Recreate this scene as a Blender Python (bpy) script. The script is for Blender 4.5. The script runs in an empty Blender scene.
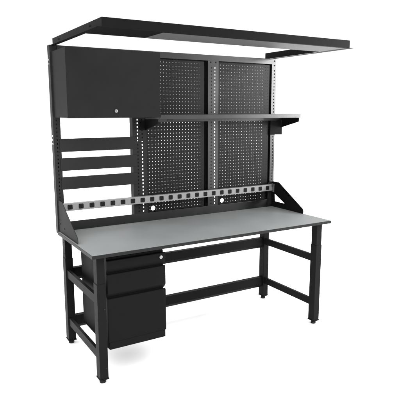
import bpy, bmesh, math
from mathutils import Vector, Matrix

scene = bpy.context.scene
C = scene.collection

# ------------------------------------------------------------------ materials
def nodes_of(name):
    m = bpy.data.materials.new(name)
    m.use_nodes = True
    nt = m.node_tree
    return m, nt, nt.nodes['Principled BSDF']

def powder(name, base, rough, spec=0.5, bump=0.12, scale=900.0, mottled=0.12):
    """powder-coated steel: fine orange-peel bump, faint unevenness of gloss"""
    m, nt, b = nodes_of(name)
    tc = nt.nodes.new('ShaderNodeTexCoord')
    n1 = nt.nodes.new('ShaderNodeTexNoise'); n1.inputs['Scale'].default_value = scale
    n1.inputs['Detail'].default_value = 2.0
    n2 = nt.nodes.new('ShaderNodeTexNoise'); n2.inputs['Scale'].default_value = 9.0
    n2.inputs['Detail'].default_value = 4.0
    nt.links.new(tc.outputs['Object'], n1.inputs['Vector'])
    nt.links.new(tc.outputs['Object'], n2.inputs['Vector'])
    bp = nt.nodes.new('ShaderNodeBump'); bp.inputs['Strength'].default_value = bump
    bp.inputs['Distance'].default_value = 0.0004
    nt.links.new(n1.outputs['Fac'], bp.inputs['Height'])
    nt.links.new(bp.outputs['Normal'], b.inputs['Normal'])
    mr = nt.nodes.new('ShaderNodeMapRange')
    mr.inputs['To Min'].default_value = rough - 0.05
    mr.inputs['To Max'].default_value = rough + 0.05
    nt.links.new(n2.outputs['Fac'], mr.inputs['Value'])
    nt.links.new(mr.outputs['Result'], b.inputs['Roughness'])
    mx = nt.nodes.new('ShaderNodeMixRGB')
    mx.inputs['Color1'].default_value = tuple(c * (1 - mottled) for c in base) + (1,)
    mx.inputs['Color2'].default_value = tuple(c * (1 + mottled) for c in base) + (1,)
    nt.links.new(n2.outputs['Fac'], mx.inputs['Fac'])
    nt.links.new(mx.outputs['Color'], b.inputs['Base Color'])
    b.inputs['Specular IOR Level'].default_value = spec
    return m

M = {}
M['black'] = powder('black powder coat', (0.0190, 0.0190, 0.0192), 0.45, 0.045)
M['cabinet'] = powder('cabinet powder coat', (0.0130, 0.0130, 0.0132), 0.48, 0.025)
M['upright'] = powder('upright powder coat', (0.008, 0.008, 0.0082), 0.30, 0.50)
M['leg'] = powder('leg powder coat', (0.0075, 0.0075, 0.0077), 0.45, 0.03)
M['panel'] = powder('pegboard powder coat', (0.0055, 0.0055, 0.0057), 0.42, 0.115)
M['drawer'] = powder('drawer powder coat', (0.0058, 0.0058, 0.0060), 0.50, 0.03)
M['arm'] = powder('frame powder coat', (0.0065, 0.0065, 0.0067), 0.45, 0.025)
M['gusset'] = powder('gusset powder coat', (0.0095, 0.0095, 0.0097), 0.45, 0.025)
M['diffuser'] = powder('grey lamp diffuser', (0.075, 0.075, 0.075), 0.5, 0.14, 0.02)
M['strip'] = powder('brushed aluminium grey', (0.21, 0.21, 0.213), 0.44, 0.30, 0.08, 500)
M['plastic'] = powder('black socket plastic', (0.011, 0.011, 0.011), 0.45, 0.08, 0.0)
M['slot'] = powder('socket slot black', (0.002, 0.002, 0.002), 0.8, 0.02, 0.0)
M['rubber'] = powder('black rubber', (0.01, 0.01, 0.01), 0.7, 0.2)
M['edge'] = powder('dark edge moulding', (0.010, 0.0105, 0.0105), 0.45, 0.10)

def metal(name, col, rough):
    m, nt, b = nodes_of(name)
    b.inputs['Base Color'].default_value = col + (1,)
    b.inputs['Metallic'].default_value = 1.0
    n = nt.nodes.new('ShaderNodeTexNoise'); n.inputs['Scale'].default_value = 300
    mr = nt.nodes.new('ShaderNodeMapRange')
    mr.inputs['To Min'].default_value = rough - .05; mr.inputs['To Max'].default_value = rough + .08
    nt.links.new(n.outputs['Fac'], mr.inputs['Value']); nt.links.new(mr.outputs['Result'], b.inputs['Roughness'])
    return m
M['chrome'] = metal('nickel lock', (0.30, 0.30, 0.297), 0.36)

# grey laminate worktop: very fine speckle, slight wear in the gloss
m, nt, b = nodes_of('grey laminate')
tc = nt.nodes.new('ShaderNodeTexCoord')
v = nt.nodes.new('ShaderNodeTexNoise'); v.inputs['Scale'].default_value = 420; v.inputs['Detail'].default_value = 3
g = nt.nodes.new('ShaderNodeTexNoise'); g.inputs['Scale'].default_value = 3.5; g.inputs['Detail'].default_value = 5
for t in (v, g): nt.links.new(tc.outputs['Object'], t.inputs['Vector'])
cr = nt.nodes.new('ShaderNodeValToRGB')
cr.color_ramp.elements[0].position = 0.30; cr.color_ramp.elements[0].color = (0.134, 0.140, 0.140, 1)
cr.color_ramp.elements[1].position = 0.70; cr.color_ramp.elements[1].color = (0.166, 0.173, 0.173, 1)
mixn = nt.nodes.new('ShaderNodeMixRGB'); mixn.blend_type = 'MULTIPLY'; mixn.inputs['Fac'].default_value = 1.0
wear = nt.nodes.new('ShaderNodeValToRGB')
wear.color_ramp.elements[0].position = .35; wear.color_ramp.elements[0].color = (.90, .90, .90, 1)
wear.color_ramp.elements[1].position = .65; wear.color_ramp.elements[1].color = (1.05, 1.05, 1.05, 1)
sc_map = nt.nodes.new('ShaderNodeMapping'); sc_map.inputs['Scale'].default_value = (6, 160, 1); sc_map.inputs['Rotation'].default_value = (0, 0, .25)
scr = nt.nodes.new('ShaderNodeTexNoise'); scr.inputs['Scale'].default_value = 2.2; scr.inputs['Detail'].default_value = 6
nt.links.new(tc.outputs['Object'], sc_map.inputs['Vector']); nt.links.new(sc_map.outputs['Vector'], scr.inputs['Vector'])
addn = nt.nodes.new('ShaderNodeMath'); addn.operation = 'MULTIPLY_ADD'; addn.inputs[1].default_value = .35
mulg = nt.nodes.new('ShaderNodeMath'); mulg.operation = 'MULTIPLY'; mulg.inputs[1].default_value = .65
nt.links.new(g.outputs['Fac'], mulg.inputs[0]); nt.links.new(scr.outputs['Fac'], addn.inputs[0]); nt.links.new(mulg.outputs[0], addn.inputs[2])
nt.links.new(addn.outputs[0], wear.inputs['Fac'])
nt.links.new(v.outputs['Fac'], cr.inputs['Fac']); nt.links.new(cr.outputs['Color'], mixn.inputs['Color1']); nt.links.new(wear.outputs['Color'], mixn.inputs['Color2'])
nt.links.new(mixn.outputs['Color'], b.inputs['Base Color'])
mr = nt.nodes.new('ShaderNodeMapRange'); mr.inputs['To Min'].default_value = .42; mr.inputs['To Max'].default_value = .56
nt.links.new(g.outputs['Fac'], mr.inputs['Value']); nt.links.new(mr.outputs['Result'], b.inputs['Roughness'])
b.inputs['Specular IOR Level'].default_value = 0.14
M['laminate'] = m

# white studio floor
m, nt, b = nodes_of('white studio floor')
n = nt.nodes.new('ShaderNodeTexNoise'); n.inputs['Scale'].default_value = 2.0; n.inputs['Detail'].default_value = 4
cr = nt.nodes.new('ShaderNodeValToRGB')
cr.color_ramp.elements[0].color = (0.93, 0.93, 0.93, 1); cr.color_ramp.elements[1].color = (0.95, 0.95, 0.95, 1)
nt.links.new(n.outputs['Fac'], cr.inputs['Fac']); nt.links.new(cr.outputs['Color'], b.inputs['Base Color'])
b.inputs['Roughness'].default_value = 0.9; b.inputs['Specular IOR Level'].default_value = 0.1
M['floor'] = m

# ------------------------------------------------------------------ mesh helpers
class MB:
    def __init__(self): self.v = []; self.f = []; self.mi = []
    def quad(self, a, b_, c, d, mi=0):
        i = len(self.v); self.v += [a, b_, c, d]; self.f.append((i, i+1, i+2, i+3)); self.mi.append(mi)
    def box(self, x0, x1, y0, y1, z0, z1, mi=0):
        i = len(self.v)
        self.v += [(x0,y0,z0),(x1,y0,z0),(x1,y1,z0),(x0,y1,z0),(x0,y0,z1),(x1,y0,z1),(x1,y1,z1),(x0,y1,z1)]
        for f in ((0,3,2,1),(4,5,6,7),(0,1,5,4),(1,2,6,5),(2,3,7,6),(3,0,4,7)):
            self.f.append(tuple(i+k for k in f)); self.mi.append(mi)
        return self
    def prism(self, pts, axis, a, b_, mi=0):
        """polygon pts extruded along axis from a to b (pts are the two other coordinates in xyz order)"""
        def P(p, t):
            return {'x': (t, p[0], p[1]), 'y': (p[0], t, p[1]), 'z': (p[0], p[1], t)}[axis]
        n = len(pts); i = len(self.v)
        self.v += [P(p, a) for p in pts] + [P(p, b_) for p in pts]
        self.f.append(tuple(i+k for k in range(n))[::-1]); self.f.append(tuple(i+n+k for k in range(n)))
        self.mi += [mi, mi]
        for k in range(n):
            self.f.append((i+k, i+(k+1) % n, i+n+(k+1) % n, i+n+k)); self.mi.append(mi)
        return self
    def cyl(self, c, r, axis, a, b_, n=28, mi=0):
        pts = [(c[0]+r*math.cos(2*math.pi*k/n), c[1]+r*math.sin(2*math.pi*k/n)) for k in range(n)]
        return self.prism(pts, axis, a, b_, mi)
    def plate(self, axis, a, b_, us, ws, hole, skip=None):
        """perforated sheet between axis=a and axis=b on a grid of lines us x ws; hole(i,j) leaves cell open"""
        def P(t, u, w):
            return {'x': (t, u, w), 'y': (u, t, w)}[axis]
        nu, nw = len(us)-1, len(ws)-1
        op = [[bool(hole(i, j)) for j in range(nw)] for i in range(nu)]
        gone = lambda i, j: i < 0 or j < 0 or i >= nu or j >= nw or op[i][j]
        for i in range(nu):
            for j in range(nw):
                if op[i][j]: continue
                u0, u1, w0, w1 = us[i], us[i+1], ws[j], ws[j+1]
                self.quad(P(a,u0,w0), P(a,u1,w0), P(a,u1,w1), P(a,u0,w1))
                self.quad(P(b_,u0,w0), P(b_,u0,w1), P(b_,u1,w1), P(b_,u1,w0))
                if gone(i-1, j): self.quad(P(a,u0,w0), P(a,u0,w1), P(b_,u0,w1), P(b_,u0,w0))
                if gone(i+1, j): self.quad(P(a,u1,w0), P(b_,u1,w0), P(b_,u1,w1), P(a,u1,w1))
                if gone(i, j-1): self.quad(P(a,u0,w0), P(b_,u0,w0), P(b_,u1,w0), P(a,u1,w0))
                if gone(i, j+1): self.quad(P(a,u0,w1), P(a,u1,w1), P(b_,u1,w1), P(b_,u0,w1))
        return self

def lines(lo, hi, centres, size):
    out = [lo]
    for c in centres: out += [c-size/2, c+size/2]
    return out + [hi]

class Node: pass
ORG = {}
def obj(name, mb, mat, parent=None, origin=(0,0,0), bevel=0.0, weld=True):
    me = bpy.data.meshes.new(name)
    o3 = Vector(origin)
    me.from_pydata([tuple(Vector(p)-o3) for p in mb.v], [], mb.f)
    mats = mat if isinstance(mat, (list, tuple)) else [mat]
    for q in mats: me.materials.append(q)
    for p, k in zip(me.polygons, mb.mi): p.material_index = k
    bm = bmesh.new(); bm.from_mesh(me)
    if weld: bmesh.ops.remove_doubles(bm, verts=bm.verts, dist=1e-6)
    bmesh.ops.recalc_face_normals(bm, faces=bm.faces)
    bm.to_mesh(me); bm.free()
    o = bpy.data.objects.new(name, me); C.objects.link(o)
    po = Vector((0,0,0))
    if parent is not None:
        o.parent = parent; po = ORG[parent.name]
    o.location = o3-po; ORG[o.name] = o3
    if bevel:
        md = o.modifiers.new('bevel', 'BEVEL'); md.width = bevel; md.segments = 2
        md.limit_method = 'ANGLE'; md.angle_limit = math.radians(50); md.harden_normals = False
    return o

def dup(src, delta, parent=None):
    c = src.copy(); C.objects.link(c)
    if parent is not None and parent is not src.parent: c.parent = parent
    c.location = src.location+Vector(delta)
    ORG[c.name] = ORG[src.name]+Vector(delta)
    for ch in [q for q in C.objects if q.parent is src]:
        d = ch.copy(); C.objects.link(d); d.parent = c; d.location = ch.location
    return c

def shift(o, d):
    o.location = o.location+Vector(d); ORG[o.name] = ORG[o.name]+Vector(d)

# ------------------------------------------------------------------ the floor
fl = MB(); fl.quad((-40,-40,0),(40,-40,0),(40,60,0),(-40,60,0))
f = obj('floor', fl, M['floor']); f['kind'] = 'structure'

# ------------------------------------------------------------------ the workbench
bench = bpy.data.objects.new('workbench', None); C.objects.link(bench)
bench.location = (0.915, 0.36, 0); ORG['workbench'] = Vector((0.915, 0.36, 0))
bench.empty_display_size = 0.2
bench['label'] = 'black steel workbench with grey top, pegboards, hanging cabinet and drawer unit on white floor'
bench['category'] = 'workbench'

W = 1.83
UF = 0.691          # front plane of the uprights
# --- tabletop
t = MB(); t.box(0, W, 0, .684, .7965, .8165, 0)
top = obj('tabletop', t, M['laminate'], bench, (W/2, .34, .80), .0015)
e = MB()
e.box(-.0025, W+.0025, -.0025, -.0001, .7960, .8155)
e.box(-.0025, -.0001, -.0001, .684, .7960, .8155)
e.box(W+.0001, W+.0025, -.0001, .684, .7960, .8155)
obj('edge_trim', e, M['edge'], top, (W/2, 0, .80))

# --- legs: outer sleeve, adjustable inner post with holes, levelling foot
lx, ly = .036, .047
def leg(rear):
    m = MB()
    m.box(lx, lx+.053, ly, ly+.0615, .034, .625)
    o = obj('leg', m, M['leg'], bench, (lx+.026, ly+.03, 0), .002)
    p = MB()
    a0, a1, b0, b1 = lx+.0025, lx+.0505, ly+.0025, ly+.058
    zc = [.655+.026*k for k in range(5)]
    zs = lines(.60, .7955, zc, .008)
    ys = lines(b0, b1, [(b0+b1)/2-.004], .008)
    p.plate('x', a0, a0+.0025, ys, zs, lambda i, j: rear and i == 1 and j % 2 == 1)
    p.plate('x', a1-.0025, a1, ys, zs, lambda i, j: rear and i == 1 and j % 2 == 1)
    p.box(a0+.0025, a1-.0025, b0, b0+.0025, .60, .7955)
    obj('inner_post', p, M['leg'], o, (lx+.026, ly+.03, .7))
    q = MB()
    q.box(lx-.0025, lx+.0555, ly-.0025, ly+.064, .0265, .034)
    obj('base_plate', q, M['leg'], o, (lx+.026, ly+.03, .03), .001)
    r = MB()
    r.cyl((lx+.0265, ly+.031), .019, 'z', .0, .016, 28)
    r.cyl((lx+.0265, ly+.031), .011, 'z', .016, .0265, 20)
    obj('levelling_foot', r, M['rubber'], o, (lx+.026, ly+.03, .0), .0015)
    for z in (.10, .47):
        bq = MB(); bq.cyl((lx+.042, z), .0045, 'y', ly-.0025, ly+.002, 12)
        obj('bolt', bq, M['rubber'], o, (lx+.042, ly, z))
    return o
DX, DY = W-2*lx-.053, .628
for rear in (False, True):
    l0 = leg(rear)
    if rear: shift(l0, (0, DY, 0))
    dup(l0, (DX, 0, 0))

# --- side rails (angle section) and rear beams
def rail(x0, x1, z0, z1, inner):
    m = MB()
    y0, y1 = ly+.0615, ly+DY
    xa = x0 if inner > 0 else x1
    m.box(min(xa, xa+inner*.003), max(xa, xa+inner*.003), y0, y1, z0, z1)
    m.box(min(xa+inner*.003, xa+inner*.034), max(xa+inner*.003, xa+inner*.034), y0, y1, z0+.0, z0+.003)
    m.box(min(xa+inner*.003, xa+inner*.020), max(xa+inner*.003, xa+inner*.020), y0, y1, z1-.003, z1)
    return m
for z0, z1 in ((.492,.545),(.145,.198)):
    obj('side_rail', rail(.044, .08, z0, z1, 1), M['leg'], bench, (.05, .36, z0))
    obj('side_rail', rail(1.75, 1.786, z0, z1, 1), M['leg'], bench, (1.77, .36, z0))
for z0, z1 in ((.459,.548),(.107,.200)):
    m = MB()
    m.prism([(.690,z1),(.690,z0+.024),(.708,z0),(.728,z0),(.728,z0+.003),(.7095,z0+.003),(.693,z0+.025),(.693,z1-.003),(.728,z1-.003),(.728,z1)], 'x', lx+.053, W-lx-.053)
    obj('rear_beam', m, M['leg'], bench, (W/2, .7, z0), .0008)

# --- uprights with rows of slots
UZ0, UZ1 = .800, 2.03
zs_all = [.8950+.0254*k for k in range(42)]     # slot centres
def upright(x0, x1, cols, web_l, web_r, back, mat, slots=None):
    m = MB()
    us = lines(x0, x1, cols, .0090)
    ws = lines(UZ0, UZ1, zs_all, .0112)
    m.plate('y', UF, UF+.0025, us, ws, lambda i, j: i % 2 == 1 and j % 2 == 1)
    if web_l:
        if slots:
            m.plate('x', x0, x0+.0015, lines(UF+.0025, .741, [.720], .018), lines(UZ0, UZ1, slots, .011), lambda i, j: i == 1 and j % 2 == 1)
        else: m.box(x0, x0+.0025, UF+.0025, .741, UZ0, UZ1)
    if web_r: m.box(x1-.0025, x1, UF+.0025, .741, UZ0, UZ1)
    for (a, c, z0, z1) in back: m.box(a, c, .7385, .741, z0, z1)
    return obj('upright', m, M[mat], bench, ((x0+x1)/2, .71, UZ0))
u1 = upright(.003, .051, [.026], True, False, [(.0195, .051, UZ0, UZ1)], 'black', [1.403, 1.429, 1.455, 1.915, 1.940])
u2 = upright(.560, .668, [.598, .634], True, False, [(.5625, .640, UZ0, 1.40), (.628, .668, 1.40, UZ1)], 'black')
u3 = upright(1.187, 1.281, [1.216, 1.249], True, False, [(1.1895, 1.266, UZ0, UZ1)], 'upright')
u4 = upright(1.797, 1.841, [1.8225], True, True, [(1.7995, 1.8385, UZ0, UZ1)], 'upright')
def bolts(parent, pts, y=UF, r=.0055):
    for x, z in pts:
        q = MB(); q.cyl((x, z), r, 'y', y-.0035, y+.001, 14)
        obj('bolt', q, M['rubber'], parent, (x, y, z), .001)
bolts(u4, [(1.823, 2.014), (1.823, 1.978)])
bolts(u3, [(1.211, 1.977), (1.257, 1.977)], UF, .0055)

# --- cross bars
m = MB(); m.box(.0495, 1.7965, .6885, .6905, 1.988, 2.030); m.box(.0515, 1.7895, .6905, .738, 2.0275, 2.030)
obj('cross_bar', m, M['upright'], bench, (W/2, .69, 2.0), .0006)
m = MB(); m.box(.0495, 1.7985, .6885, .6905, .792, .878)
obj('cross_bar', m, M['upright'], bench, (W/2, .69, .85), .0006)

# --- pegboards with a real grid of holes and one round cable hole each
def pegboard(x0, x1, z0, z1, gx, cable, edge):
    m = MB(); y0, y1 = .7040, .7062
    nx = int((x1-gx-.012)/.0254)+1
    xs = [gx+.0254*k for k in range(nx)]
    zz = [.8949+.0254*k for k in range(43)]
    us = lines(x0, x1, xs, .0043); ws = lines(z0, z1, zz, .0043)
    cx, cz, cr_ = cable
    # square window of whole grid lines round the cable hole
    iu0 = max(i for i in range(0, len(us), 2) if us[i] < cx-cr_*1.1 ) if any(us[i] < cx-cr_*1.1 for i in range(0, len(us), 2)) else 0
    iu1 = min(i for i in range(1, len(us), 2) if us[i] > cx+cr_*1.1)
    iw0 = max(i for i in range(0, len(ws), 2) if ws[i] < cz-cr_*1.1) if any(ws[i] < cz-cr_*1.1 for i in range(0, len(ws), 2)) else 0
    iw1 = min(i for i in range(1, len(ws), 2) if ws[i] > cz+cr_*1.1)
    def hole(i, j):
        if iu0 <= i < iu1 and iw0 <= j < iw1: return True
        return i % 2 == 1 and j % 2 == 1
    m.plate('y', y0, y1, us, ws, hole)
    # ring that fills the window round the cable hole
    a0, a1, b0, b1 = us[iu0], us[iu1], ws[iw0], ws[iw1]
    n = 48
    angs = sorted(set([2*math.pi*k/n for k in range(n)] + [math.atan2(b-cz, a-cx) % (2*math.pi) for a in (a0, a1) for b in (b0, b1)]))
    def sq(t):
        dx, dz = math.cos(t), math.sin(t); k = 1e9
        if dx > 1e-9: k = min(k, (a1-cx)/dx)
        if dx < -1e-9: k = min(k, (a0-cx)/dx)
        if dz > 1e-9: k = min(k, (b1-cz)/dz)
        if dz < -1e-9: k = min(k, (b0-cz)/dz)
        return (cx+dx*k, cz+dz*k)
    for k in range(len(angs)):
        t0, t1 = angs[k], angs[(k+1) % len(angs)]
        c0 = (cx+cr_*math.cos(t0), cz+cr_*math.sin(t0)); c1 = (cx+cr_*math.cos(t1), cz+cr_*math.sin(t1))
        s0, s1 = sq(t0), sq(t1)
        for y in (y0, y1): m.quad((s0[0],y,s0[1]),(s1[0],y,s1[1]),(c1[0],y,c1[1]),(c0[0],y,c0[1]))
        m.quad((c0[0],y0,c0[1]),(c1[0],y0,c1[1]),(c1[0],y1,c1[1]),(c0[0],y1,c0[1]))
    # returned edges of the pan
    m.box(x0, x0+.0015, y1+.0001, y1+.028, z0, z1); m.box(x1-.0015, x1, y1+.0001, y1+.058, z0, z1)
    m.box(x0+.0015, x1-.0015, y1+.0001, y1+.028, z1-.0015, z1)
    xe0, xe1 = edge
    m.box(xe0, x0+.012, .7315, .7335, z0-.02, z1+.015); m.box(x1-.012, xe1, .7315, .7335, z0-.02, z1+.015)
    m.box(x0, x1, .7345, .7365, z1-.0015, z1+.015); m.box(x0, x1, .7345, .7365, z0-.02, z0+.002)
    return obj('pegboard', m, M['panel'], bench, ((x0+x1)/2, y0, z0))
pegboard(.6735, 1.160, .878, 1.980, .692, (.717, .905, .0175), (.6685, 1.1865))
pegboard(1.2835, 1.785, .878, 1.980, 1.309, (1.329, .907, .0175), (1.2815, 1.7965))

# --- three bin rails in the left bay
for z0, z1 in ((1.349,1.436),(1.223,1.308),(1.097,1.181)):
    m = MB(); m.box(.041, .589, .6870, .6895, z0, z1)
    m.box(.055, .556, .6895, .700, z1-.002, z1); m.box(.055, .556, .6895, .700, z0, z0+.002)
    obj('bin_rail', m, M['black'], bench, (.32, .689, z0), .0005)

# --- side gussets
def gusset(x, pts, hole, name='gusset'):
    m = MB()
    if hole:
        # ring between outline and window: outline and hole given in matching order
        n = len(pts)
        for k in range(n):
            a, b_ = pts[k], pts[(k+1) % n]; c, d = hole[k], hole[(k+1) % n]
            for X in (x, x+.003):
                m.quad((X,)+a, (X,)+b_, (X,)+d, (X,)+c)
            m.quad((x,)+a, (x,)+b_, (x+.003,)+b_, (x+.003,)+a)
            m.quad((x,)+c, (x,)+d, (x+.003,)+d, (x+.003,)+c)
    return obj(name, m, M['gusset'], bench, (x, .6, .82))
out = [(.690,.8175),(.690,1.024),(.668,1.032),(.592,1.031),(.580,1.024),(.297,.858),(.288,.846),(.286,.830),(.292,.8175)]
hol = [(.638,.866),(.645,.925),(.643,.928),(.640,.928),(.637,.927),(.516,.868),(.514,.866),(.515,.865),(.519,.865)]
gr = gusset(1.817, out, hol)
m = MB(); m.prism(out, 'x', .009, .012)
gl = obj('gusset', m, M['gusset'], bench, (.009, .6, .82))
for y, z in ((.66,.875),(.56,.86),(.665,.90)):
    q = MB(); q.cyl((y, z), .0055, 'x', .0065, .010, 12)
    obj('bolt', q, M['rubber'], gl, (.009, y, z), .001)
# front flange of the left/right gusset that carries the strip
m = MB(); m.box(1.776, 1.8165, .6835, .6865, .83, 1.02)
obj('flange', m, M['black'], gr, (1.8, .685, .9), .0006)

# --- power strip with a row of sockets
SY = .652
m = MB(); m.box(.020, 1.806, SY, .684, .956, 1.0075)
ps = obj('power_strip', m, M['strip'], bench, (W/2, .67, .98), .0025)
SX0, PITCH = .0795, .0758
def socket():
    a = MB(); x = SX0; w = .0165; h = .0165; c = .004
    pts = [(x-w+c,.983-h),(x+w-c,.983-h),(x+w,.983-h+c),(x+w,.983+h-c),(x+w-c,.983+h),(x-w+c,.983+h),(x-w,.983+h-c),(x-w,.983-h+c)]
    a.prism(pts, 'y', SY-.0018, SY+.004)
    for sx, sz, ww, hh in ((-.006,.004,.0011,.004),(.006,.004,.0011,.0045)):
        a.box(x+sx-ww, x+sx+ww, SY-.0021, SY-.0017, .983+sz-hh, .983+sz+hh, 1)
    a.cyl((x, .983-.0075), .0026, 'y', SY-.0021, SY-.0017, 12, 1)
    return obj('socket', a, [M['plastic'], M['slot']], ps, (x, SY, .983))
s0 = socket()
for k in range(1, 23): dup(s0, (PITCH*k, 0, 0))
# end clip
m = MB(); m.box(1.806, 1.813, .640, .684, .942, 1.014); m.box(1.788, 1.806, .646, .6515, .992, 1.014); m.box(1.7985, 1.806, .642, .6515, .945, .992)
obj('end_clip', m, M['chrome'], ps, (1.80, .66, .98), .002)

# --- hanging cabinet with a flip-up door and lock
m = MB(); m.box(.013, .632, .4015, .6865, 1.575, 1.988)
cab = obj('cabinet', m, M['cabinet'], bench, (.32, .54, 1.575), .0015)
m = MB(); m.box(.0115, .6335, .385, .4, 1.5735, 1.9895)
obj('door', m, M['cabinet'], cab, (.32, .39, 1.78), .002)
def lock(x, y, z, r, parent):
    q = MB(); q.cyl((x, z), r, 'y', y-.005, y+.001, 28)
    q.cyl((x, z), r*.66, 'y', y-.0068, y-.005, 24)
    q.box(x-.0008, x+.0008, y-.0072, y-.0066, z-r*.4, z+r*.4, 1)
    return obj('lock', q, [M['chrome'], M['slot']], parent, (x, y, z), .0008)
lock(.319, .385, 1.616, .0105, cab)

# --- steel shelf and its two brackets
m = MB()
x0, x1 = .657, 1.909
m.box(x0, x1, .4575, .687, 1.5885, 1.5905)
m.box(x0, x1, .455, .4575, 1.562, 1.5905)
m.box(x0, x1, .4575, .470, 1.562, 1.564)
m.box(x0, x1, .685, .687, 1.538, 1.5885)
m.box(x0, x0+.002, .4575, .685, 1.564, 1.5885); m.box(x1-.002, x1, .4575, .685, 1.564, 1.5885)
sh = obj('shelf', m, M['upright'], bench, (1.28, .57, 1.56), .0006)
def bracket(xp, pa, pb, pz0):
    m = MB()
    m.prism([(.6845,1.561),(.471,1.561),(.471,1.531),(.6845,1.479)], 'x', xp, xp+.0025)
    m.box(pa, pb, .6873, .6890, pz0, 1.548)
    m.prism([(.6845,1.531),(.6845,1.479),(.60,1.4995)], 'x', xp+.0026, xp+.004)
    return obj('bracket', m, M['arm'], sh, (xp, .58, 1.56), .0004)
bracket(1.9045, 1.792, 1.9155, 1.420)
bracket(.6525, .612, .655, 1.484)
q = MB(); q.box(.722, .764, .4585, .4665, 1.547, 1.5615); obj('black_block', q, M['rubber'], sh, (.74, .46, 1.55), .001)  # small black block below the shelf's front lip

# --- overhead light frame: two arms and a front canopy
AX0, AX1, AY0, AY1 = .040, 1.770, -.160, .742
Z0, Z1 = 2.0305, 2.077
m = MB()
m.box(AX0, AX1, AY0, AY0+.0025, Z0-.003, Z1)                 # front face
m.box(AX0, AX1, AY0+.0025, .094, Z0-.003, Z0-.001)           # underside
m.box(AX0+.0026, AX1-.0026, .0915, .094, Z0-.001, Z0+.02)    # rear lip
fr = obj('overhead_frame', m, M['arm'], bench, (W/2, .3, Z0), .0005)
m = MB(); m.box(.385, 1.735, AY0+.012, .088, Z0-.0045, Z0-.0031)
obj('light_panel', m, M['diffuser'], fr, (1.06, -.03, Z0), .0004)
def arm(x, s):
    m = MB()
    m.box(min(x, x+s*.0025), max(x, x+s*.0025), AY0+.0027, AY1, Z0, Z1)
    xa = x+s*.0025 if s < 0 else x+s*.0025
    m.box(min(xa, x-s*.0), max(xa, x-s*.0), AY1-.0001, AY1+.0024, Z0, Z1)
    m.box(min(x, x-s*.03), max(x, x-s*.03), AY0-.004, AY1, Z0-.0034, Z0-.0010)
    for y in (.02, .60): m.cyl((y, Z0+.026), .006, 'x', min(x-s*.003, x), max(x-s*.003, x)+.0, 12)
    return obj('arm', m, M['arm'], fr, (x, .3, Z0))
arm(AX0-.0001, 1); arm(AX1+.0001, -1)

# --- drawer pedestal hung under the left end
m = MB(); m.box(.106, .478, .074, .545, .205, .770)
m.box(.14, .44, .12, .50, .770, .7963)
m.box(.106, .478, .0538, .074, .205, .2506)
ped = obj('drawer_unit', m, M['drawer'], bench, (.29, .3, .205), .0015)
def drawer(z0, z1, bev):
    m = MB()
    if bev:
        pts = [(.0725,z1),(.0555,z1),(.053,z1-.003),(.053,z0+bev),(.0725,z0)]
    else:
        pts = [(.0725,z1),(.0555,z1),(.053,z1-.003),(.053,z0),(.0725,z0)]
    m.prism(pts, 'x', .1025, .4835)
    return obj('drawer', m, M['drawer'], ped, (.29, .06, (z0+z1)/2), .0012)
drawer(.677, .756, .030); drawer(.528, .672, .026); drawer(.251, .522, 0)
lock(.452, .053, .731, .0105, ped)

# ------------------------------------------------------------------ world and lamps (studio)
w = bpy.data.worlds.new('World'); scene.world = w; w.use_nodes = True
nt = w.node_tree; bg = nt.nodes['Background']
tc = nt.nodes.new('ShaderNodeTexCoord'); sp = nt.nodes.new('ShaderNodeSeparateXYZ')
nt.links.new(tc.outputs['Generated'], sp.inputs['Vector'])
def smooth(sock, a, b_, lo, hi):
    q = nt.nodes.new('ShaderNodeMapRange'); q.interpolation_type = 'SMOOTHSTEP'
    q.inputs['From Min'].default_value = a; q.inputs['From Max'].default_value = b_
    q.inputs['To Min'].default_value = lo; q.inputs['To Max'].default_value = hi
    nt.links.new(sock, q.inputs['Value']); return q.outputs['Result']
def mathn(op, a, b_):
    q = nt.nodes.new('ShaderNodeMath'); q.operation = op
    nt.links.new(a, q.inputs[0]); nt.links.new(b_, q.inputs[1]); return q.outputs[0]
back = smooth(sp.outputs['Y'], 0.0, 0.42, 0.52, 1.25)      # white backdrop behind the bench, dim studio in front
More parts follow.
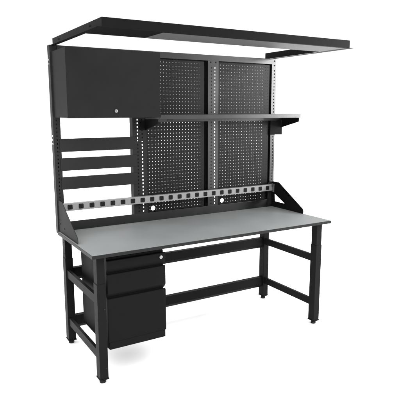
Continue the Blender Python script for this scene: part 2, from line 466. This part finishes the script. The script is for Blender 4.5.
dt = nt.nodes.new('ShaderNodeVectorMath'); dt.operation = 'DOT_PRODUCT'
nt.links.new(tc.outputs['Generated'], dt.inputs[0]); dt.inputs[1].default_value = Vector((-.27, -.17, .95)).normalized()
zen = smooth(dt.outputs['Value'], 0.45, 0.90, 0.0, 4.1)        # added overhead brightness, tilted left, to whiten the floor
side = smooth(sp.outputs['X'], -0.72, -0.36, 0.30, 1.0)       # world dimmed on the left to darken left-facing sides
tot = mathn('ADD', mathn('MULTIPLY', back, side), zen)
nt.links.new(tot, bg.inputs['Strength']); bg.inputs['Color'].default_value = (1, 1, 1, 1)

def softbox(name, loc, target, sx, sy, power):
    l = bpy.data.lights.new(name, 'AREA'); l.shape = 'RECTANGLE'; l.size = sx; l.size_y = sy; l.energy = power
    o = bpy.data.objects.new(name, l); C.objects.link(o); o.location = loc
    o.rotation_euler = (Vector(target)-Vector(loc)).to_track_quat('-Z', 'Y').to_euler()
    return o
softbox('softbox', (5.1, -2.3, 2.35), (1.7, .7, 1.6), 1.4, 2.1, 350)

# ------------------------------------------------------------------ camera
cd = bpy.data.cameras.new('Camera'); cam = bpy.data.objects.new('Camera', cd); C.objects.link(cam)
cam.location = (-.90549, -2.68787, 1.61884)
yaw, pit, roll = .538937, .172805, -.000735
fw = Vector((math.sin(yaw)*math.cos(pit), math.cos(yaw)*math.cos(pit), -math.sin(pit)))
rt = Vector((math.cos(yaw), -math.sin(yaw), 0)); up = rt.cross(fw)
c, s = math.cos(roll), math.sin(roll)
rt, up = c*rt+s*up, -s*rt+c*up
cam.matrix_world = Matrix(((rt.x, up.x, -fw.x, cam.location.x), (rt.y, up.y, -fw.y, cam.location.y), (rt.z, up.z, -fw.z, cam.location.z), (0,0,0,1)))
cd.sensor_width = 36; cd.lens = 36*512.814/400
cd.clip_end = 500; cd.clip_start = .05
scene.camera = cam
scene.view_settings.view_transform = 'Standard'; scene.view_settings.look = 'None'
scene.view_settings.exposure = 0; scene.view_settings.gamma = 1
